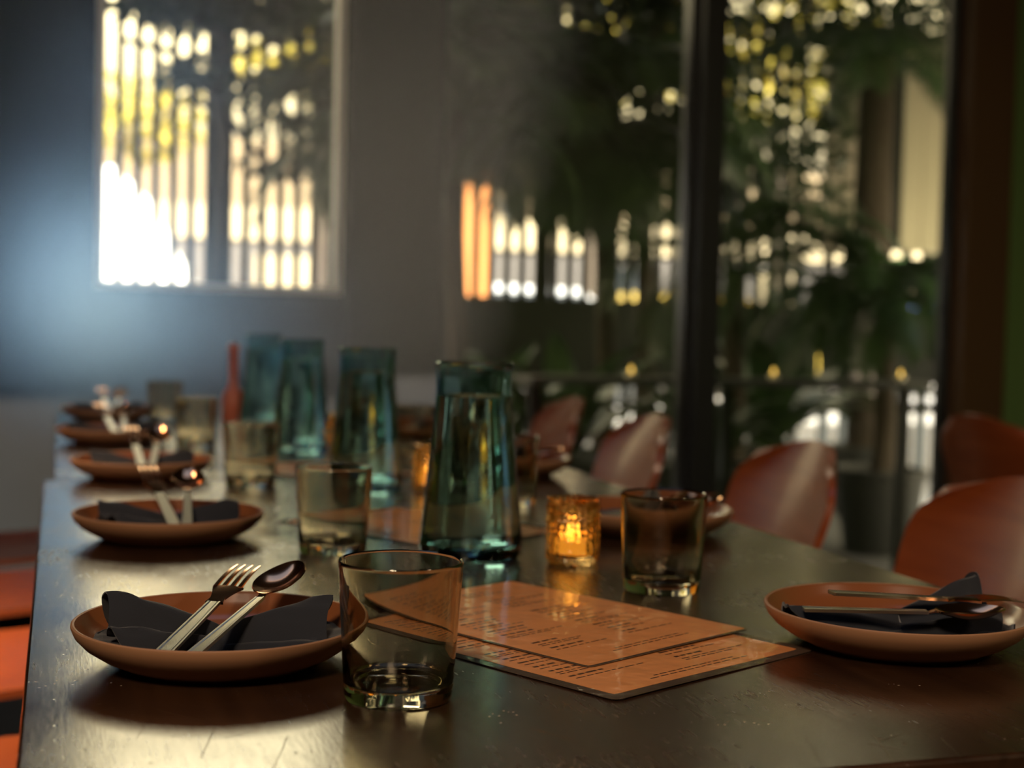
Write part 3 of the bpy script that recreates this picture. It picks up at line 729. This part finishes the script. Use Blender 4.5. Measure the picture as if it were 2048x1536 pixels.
def aim(o, p, q, roll=0.0, L_=None):
    """put local origin at p and local +Y toward q"""
    p = Vector(p); q = Vector(q); d = (q-p).normalized()
    x = d.cross(Vector((0, 0, 1))).normalized(); z = x.cross(d)
    Mx = Matrix((x, d, z)).transposed().to_4x4() @ Matrix.Rotation(roll, 4, 'Y'); Mx.translation = p
    o.matrix_world = Mx; o.rotation_mode = 'XYZ'
    loc, rot, sc = Mx.decompose(); o.location = loc; o.rotation_euler = rot.to_euler()
def setting(x, y, rz, nap, desc, cut, rcut=None):
    """plate + napkin + fork + spoon; rz turns the whole setting; cut = (fork p,q),(spoon p,q) in setting space"""
    p = inst(plate0, 'plate'); p.location = (x, y, ZT)
    tag(p, 'brown stoneware plate '+desc[0], 'plate', 'stoneware plates on the table')
    n = inst(nap_protos[nap], 'nap%d' % nap); n.location = (x, y, ZT+0.0088); n.rotation_euler = (0, 0, rz+R(2))
    tag(n, 'charcoal cloth napkin folded like a bow on '+desc[1], 'napkin', 'folded napkins')
    Rz = Matrix.Rotation(rz if rcut is None else rcut, 4, 'Z'); Mw = Matrix.Translation((x, y, ZT)) @ Rz
    f = inst(fork0, 'fork'); aim(f, Mw @ Vector(cut[0]), Mw @ Vector(cut[1]), R(cut[4]))
    tag(f, 'shiny fork lying on the napkin on '+desc[1], 'fork', 'forks on the napkins')
    s = inst(spoon0, 'spoon'); aim(s, Mw @ Vector(cut[2]), Mw @ Vector(cut[3]), R(cut[5]))
    tag(s, 'shiny spoon lying on the napkin on '+desc[1], 'spoon', 'spoons on the napkins')
CUT1 = ((-0.050, -0.062, 0.0135), (0.030, 0.080, 0.050), (-0.026, -0.062, 0.0155), (0.062, 0.055, 0.052), 0, -6)
CUT2 = ((0.004, -0.068, 0.014), (-0.018, 0.078, 0.062), (0.014, -0.068, 0.014), (0.026, 0.066, 0.060), 0, 0)
CUT3 = ((0.004, -0.068, 0.014), (-0.018, 0.086, 0.038), (0.014, -0.068, 0.014), (0.026, 0.076, 0.036), 0, 0)
setting(0.115, 1.052, 0, 0, ('nearest the camera at lower left', 'the lower-left plate nearest the camera'), CUT1)
setting(0.120, 1.640, 0, 1, ('second along the left side of the table', 'the second plate along the left side'), CUT2)
setting(0.122, 2.245, R(-4), 1, ('third along the left side, past the table joint', 'the third plate along the left side'), CUT2)
setting(0.100, 2.845, R(3), 2, ('fourth along the left side', 'the fourth plate along the left side'), CUT2)
setting(0.110, 3.440, R(-3), 1, ('farthest along the left side', 'the farthest plate along the left side'), CUT2)
setting(0.650, 0.995, R(-8), 3, ('at lower right beside the near menu', 'the lower-right plate beside the menu'), ((-0.066, -0.010, 0.043), (0.098, -0.020, 0.031), (-0.088, -0.006, 0.030), (0.052, -0.050, 0.030), 0, 0), 0.0)
setting(0.690, 1.605, R(-100), 1, ('second along the right side behind the smoky tumbler', 'the second plate along the right side'), CUT3)
setting(0.712, 2.245, R(-95), 2, ('third along the right side, just right of the front carafe', 'the third plate along the right side'), CUT3)
setting(0.712, 2.860, R(-90), 1, ('fourth along the right side, mostly behind the carafe', 'the fourth plate along the right side'), CUT3)

# ---------------------------------------------------------------- tumblers
def make_tumbler():
    q = MB()
    q.lathe([(0, 0.0015), (0.030, 0.0015), (0.0325, 0.0), (0.0350, 0.0006), (0.0363, 0.003), (0.0368, 0.007), (0.0390, 0.045), (0.0418, 0.0910), (0.0419, 0.0925), (0.0412, 0.0937), (0.0403, 0.0930), (0.0400, 0.0910), (0.0374, 0.045), (0.0352, 0.0160), (0.0335, 0.0125), (0.030, 0.0112), (0, 0.0098)], 96)
    return q.build('tumbler', M_smoke)
tum0 = make_tumbler()
G = 'smoky glass tumblers'
for x, y, lab in ((0.219, 0.921, 'smoky grey glass tumbler in front beside the lower-left plate'),
                  (0.284, 1.515, 'smoky tumbler second in the left row, beside the second left plate'),
                  (0.272, 2.120, 'smoky tumbler third in the left row'),
                  (0.250, 2.760, 'smoky tumbler fourth in the left row'),
                  (0.235, 3.400, 'faint smoky tumbler farthest in the left row'),
                  (0.553, 1.245, 'smoky tumbler right of the amber candle glass'),
                  (0.600, 1.880, 'smoky tumbler hidden behind the front teal carafe'),
                  (0.630, 2.560, 'blurred smoky tumbler behind the far amber candle glass')):
    o = inst(tum0, 'tumbler'); o.location = (x, y, ZT); tag(o, lab, 'glass', G)

# ---------------------------------------------------------------- carafes
def make_carafe():
    o = empty('carafe', (0, 0, 0))
    outer = [(0, 0.002), (0.040, 0.002), (0.044, 0), (0.050, 0.0008), (0.0545, 0.0045), (0.0556, 0.010), (0.0550, 0.022), (0.0505, 0.070), (0.0455, 0.120), (0.0415, 0.162), (0.0404, 0.178), (0.0404, 0.192), (0.0412, 0.202), (0.0430, 0.2075), (0.0430, 0.2090), (0.0418, 0.2098)]
    inner = [(0.0398, 0.2070), (0.0384, 0.200), (0.0378, 0.190), (0.0378, 0.178), (0.0388, 0.162), (0.0428, 0.120), (0.0478, 0.070), (0.0520, 0.024), (0.0500, 0.016), (0.044, 0.0135), (0, 0.0125)]
    q = MB(); q.lathe(outer + inner, 96); q.build('glass_body', M_teal, o)
    e = 0.00025
    w = [(0, 0.0125-e), (0.044, 0.0135-e), (0.0500+e, 0.016-e), (0.0520+e, 0.024), (0.0478+e, 0.070), (0.0428+e, 0.120), (0.0388+e, 0.162), (0.03815+e, 0.1740), (0.0372, 0.1732), (0, 0.1730)]
    q = MB(); q.lathe(w, 96); q.build('water', M_water, o)
    return o
car0 = make_carafe()
for x, y, lab in ((0.424, 1.462, 'teal glass water carafe in front, beside the amber candle'),
                  (0.434, 2.065, 'teal glass carafe second in the row, behind the second tumbler'),
                  (0.440, 2.700, 'teal glass carafe third in the row'),
                  (0.452, 3.320, 'teal glass carafe farthest in the row')):
    o = inst(car0, 'carafe'); o.location = (x, y, ZT); tag(o, lab, 'carafe', 'teal water carafes')

# ---------------------------------------------------------------- candle glasses
def make_holder():
    q = MB(); rnd = random.Random(5)
    ph = [rnd.uniform(0, 6.28) for _ in range(40)]
    def rf(a, z, i):
        if i in (0, 1, 2, 3) or z > 0.0635 or i > 45: return 0
        k = int(a/(2*math.pi)*24) % 24
        return 0.0006*math.sin(a*24 + 0.8*math.sin(z*300+ph[k])) + 0.0007*math.sin(z*900 + ph[k])
    prof = [(0, 0.001), (0.022, 0.001), (0.024, 0), (0.0265, 0.001)]
    prof += [(0.0278, 0.004+0.058*i/41) for i in range(42)] + [(0.0278, 0.066), (0.0276, 0.0695), (0.0262, 0.0700), (0.0255, 0.068), (0.0252, 0.062), (0.0245, 0.012), (0.022, 0.009), (0, 0.0085)]
    q.lathe(prof, 192, rfun=rf)
    return q.build('candle_glass', M_amber)
def make_candle():
    o = empty('tealight_candle', (0, 0, 0))
    q = MB(); q.lathe([(0, 0), (0.0185, 0), (0.0190, 0.001), (0.0190, 0.0170), (0.0182, 0.0182), (0.012, 0.0172), (0, 0.0165)], 48); q.build('wax', M_wax, o)
    q = MB(); q.lathe([(0, 0.0160), (0.0052, 0.0165), (0.0066, 0.0195), (0.0054, 0.0245), (0.0024, 0.0300), (0, 0.0325)], 24); q.build('flame', M_flame, o)
    return o
h0, cd0 = make_holder(), make_candle()
for x, y, lab, lab2 in ((0.520, 1.405, 'amber textured glass candle holder between the carafe and the tumbler', 'glowing tealight inside the near amber holder'),
                  (0.527, 2.030, 'amber textured candle holder farther back, left of the front carafe', 'glowing tealight inside the far amber holder'),
                  (0.520, 2.690, 'amber candle holder farthest back, behind the second carafe', 'glowing tealight inside the farthest amber holder')):
    o = inst(h0, 'holder'); o.location = (x, y, ZT); tag(o, lab, 'candle holder', 'amber candle holders')
    o = inst(cd0, 'cand'); o.location = (x-0.001, y, ZT+0.0092); tag(o, lab2, 'candle', 'tealights in amber holders')
    add_light('candle_glow', 'POINT', (x-0.001, y, ZT+0.0440), 0.07, (1.0, 0.42, 0.08), shadow_soft_size=0.0015)

# salmon bottle far down the table
q = MB(); q.lathe([(0, 0), (0.024, 0), (0.026, 0.003), (0.026, 0.055), (0.021, 0.072), (0.0115, 0.085), (0.0100, 0.10), (0.0105, 0.165), (0.0125, 0.170), (0.0125, 0.182), (0.009, 0.185), (0, 0.185)], 40)
o = q.build('sauce_bottle', M_salmon); o.location = (0.388, 3.36, ZT); tag(o, 'slender salmon-red bottle at the far end of the table', 'bottle')

# ---------------------------------------------------------------- menus
def menu(loc, rz, w, l, label, seed, zoff=0.0, margin=0.010):
    """near corner at local origin; w along +X, l along +Y"""
    rnd = random.Random(seed)
    o = empty('menu', (loc[0], loc[1], ZT+zoff), rz, label, 'menu', 'laminated menus')
    def wz(x, y): return 0.0007 + 0.0006*(math.sin(x*17+seed)*math.sin(y*13+seed*2)+1)
    def sheet(x0, x1, y0, y1, r, th, z0):
        n, m_ = 36, 48
        def fn(u, v):
            x = x0+(x1-x0)*u; y = y0+(y1-y0)*v
            # rounded corners: pull in at corners
            dx = max(r-(x-x0), r-(x1-x), 0); dy = max(r-(y-y0), r-(y1-y), 0)
            if dx > 0 and dy > 0 and (dx*dx+dy*dy) > r*r:
                k = r/math.hypot(dx, dy)
                cx_ = x0+r if x < (x0+x1)/2 else x1-r; cy_ = y0+r if y < (y0+y1)/2 else y1-r
                x = cx_ + (x-cx_)*k; y = cy_ + (y-cy_)*k
            return (x, y, z0+wz(x, y))
        q = MB()
        us = n; vs_ = m_
        q.slab(fn, us, vs_, th); return q
    sheet(0, w, 0, l, 0.007, 0.0005, 0.0).build('laminate', M_laminate, o)
    sheet(margin, w-margin, margin, l-margin, 0.003, 0.0001, 0.00012).build('printed_sheet', M_paper, o)
    # lines of print: words as short flat bars following the sheet
    q = MB()
    def bar(x0, x1, y, h):
        nonlocal q
        k = max(2, int((x1-x0)/0.01)); q_ = []
        for i in range(k+1):
            x = x0+(x1-x0)*i/k
            q_ += [(x, y, 0.00020+wz(x, y)), (x, y+h, 0.00020+wz(x, y+h))]
        q.add(q_, [(2*i, 2*i+2, 2*i+3, 2*i+1) for i in range(k)])
    def words(x0, x1, y, h):
        x = x0
        while x < x1:
            ww = rnd.uniform(0.004, 0.011); 
            if x+ww > x1: break
            bar(x, x+ww, y, h); x += ww+0.0022
    xa, xb, xc, xd = 0.022, w*0.48, w*0.54, w-0.022
    for (a, b_) in ((xa, xb), (xc, xd)):
        y = l-0.03
        while y > 0.05:
            words(a, a+(b_-a)*rnd.uniform(0.35, 0.6), y, 0.0030); y -= 0.0062
            for _ in range(rnd.choice((1, 2))):
                words(a, a+(b_-a)*rnd.uniform(0.6, 1.0), y, 0.0016); y -= 0.0042
            y -= 0.0055
            if rnd.random() < 0.14: y -= 0.014
        q.build('printed_column', M_ink, o, smooth=False); q = MB()
    words(w*0.30, w*0.72, 0.026, 0.0016); words(w*0.26, w*0.76, 0.021, 0.0016)
    q.build('printed_footer', M_ink, o, smooth=False)
    return o
menu((0.359, 0.878), R(27.0), 0.240, 0.302, 'larger laminated copper-brown menu lying underneath, nearest the camera', 1)
menu((0.372, 0.964), R(27.5), 0.203, 0.282, 'smaller laminated menu on top of the near menu', 2, 0.0016, 0.003)
menu((0.412, 1.500), R(33.0), 0.216, 0.290, 'laminated pinkish-brown menu behind the front carafe', 3)
menu((0.400, 2.130), R(30.0), 0.216, 0.290, 'laminated menu farther back between the second and third carafes', 4)

# ---------------------------------------------------------------- added scatter volumes standing in for lens flare and lifted darks
def flare_veil(label, color, box, blobs):
    m = bpy.data.materials.new('flare_veil'); m.use_nodes = True; m.node_tree.nodes.clear()
    out = N(m, 'ShaderNodeOutputMaterial'); vs = N(m, 'ShaderNodeVolumeScatter'); vs.inputs['Color'].default_value = (*color, 1); vs.inputs['Anisotropy'].default_value = 0.0
    t = N(m, 'ShaderNodeTexCoord'); prev = None
    for c, rad, peak in blobs:
        sb = N(m, 'ShaderNodeVectorMath', operation='SUBTRACT'); sb.inputs[1].default_value = c
        dv = N(m, 'ShaderNodeVectorMath', operation='DIVIDE'); dv.inputs[1].default_value = rad
        dt = N(m, 'ShaderNodeVectorMath', operation='DOT_PRODUCT')
        ng = N(m, 'ShaderNodeMath', operation='MULTIPLY'); ng.inputs[1].default_value = -1
        ex = N(m, 'ShaderNodeMath', operation='EXPONENT'); ml = N(m, 'ShaderNodeMath', operation='MULTIPLY'); ml.inputs[1].default_value = peak
        L(m, t.outputs['Object'], sb.inputs[0]); L(m, sb.outputs[0], dv.inputs[0]); L(m, dv.outputs[0], dt.inputs[0]); L(m, dv.outputs[0], dt.inputs[1])
        L(m, dt.outputs['Value'], ng.inputs[0]); L(m, ng.outputs[0], ex.inputs[0]); L(m, ex.outputs[0], ml.inputs[0])
        if prev is None: prev = ml
        else:
            a = N(m, 'ShaderNodeMath', operation='ADD'); L(m, prev.outputs[0], a.inputs[0]); L(m, ml.outputs[0], a.inputs[1]); prev = a
    L(m, prev.outputs[0], vs.inputs['Density']); L(m, vs.outputs[0], out.inputs['Volume'])
    q = MB(); q.box(*box); o = q.build('flare_veil', m, None, smooth=False)
    tag(o, label, 'flare_veil', None, 'stuff')
flare_veil('added bluish veil standing in for lens flare before the left window', (0.33, 0.60, 1.0), (-0.70, 1.2, 2.5, 4.48, 0.45, 2.2),
     [((0.07, 3.8, 1.07), (0.20, 0.5, 0.24), 0.40), ((0.17, 3.0, 1.50), (0.20, 0.5, 0.14), 0.07), ((0.14, 3.6, 1.14), (0.34, 1.2, 0.34), 0.032), ((0.22, 3.85, 0.95), (0.34, 0.5, 0.20), 0.12)])
flare_veil('added faint warm grey veil lifting the darks before the broad dark column', (1.0, 0.92, 0.78), (-0.40, 1.4, 2.6, 4.47, 0.50, 2.15),
     [((0.80, 3.7, 1.3), (0.70, 1.2, 0.8), 0.032)])
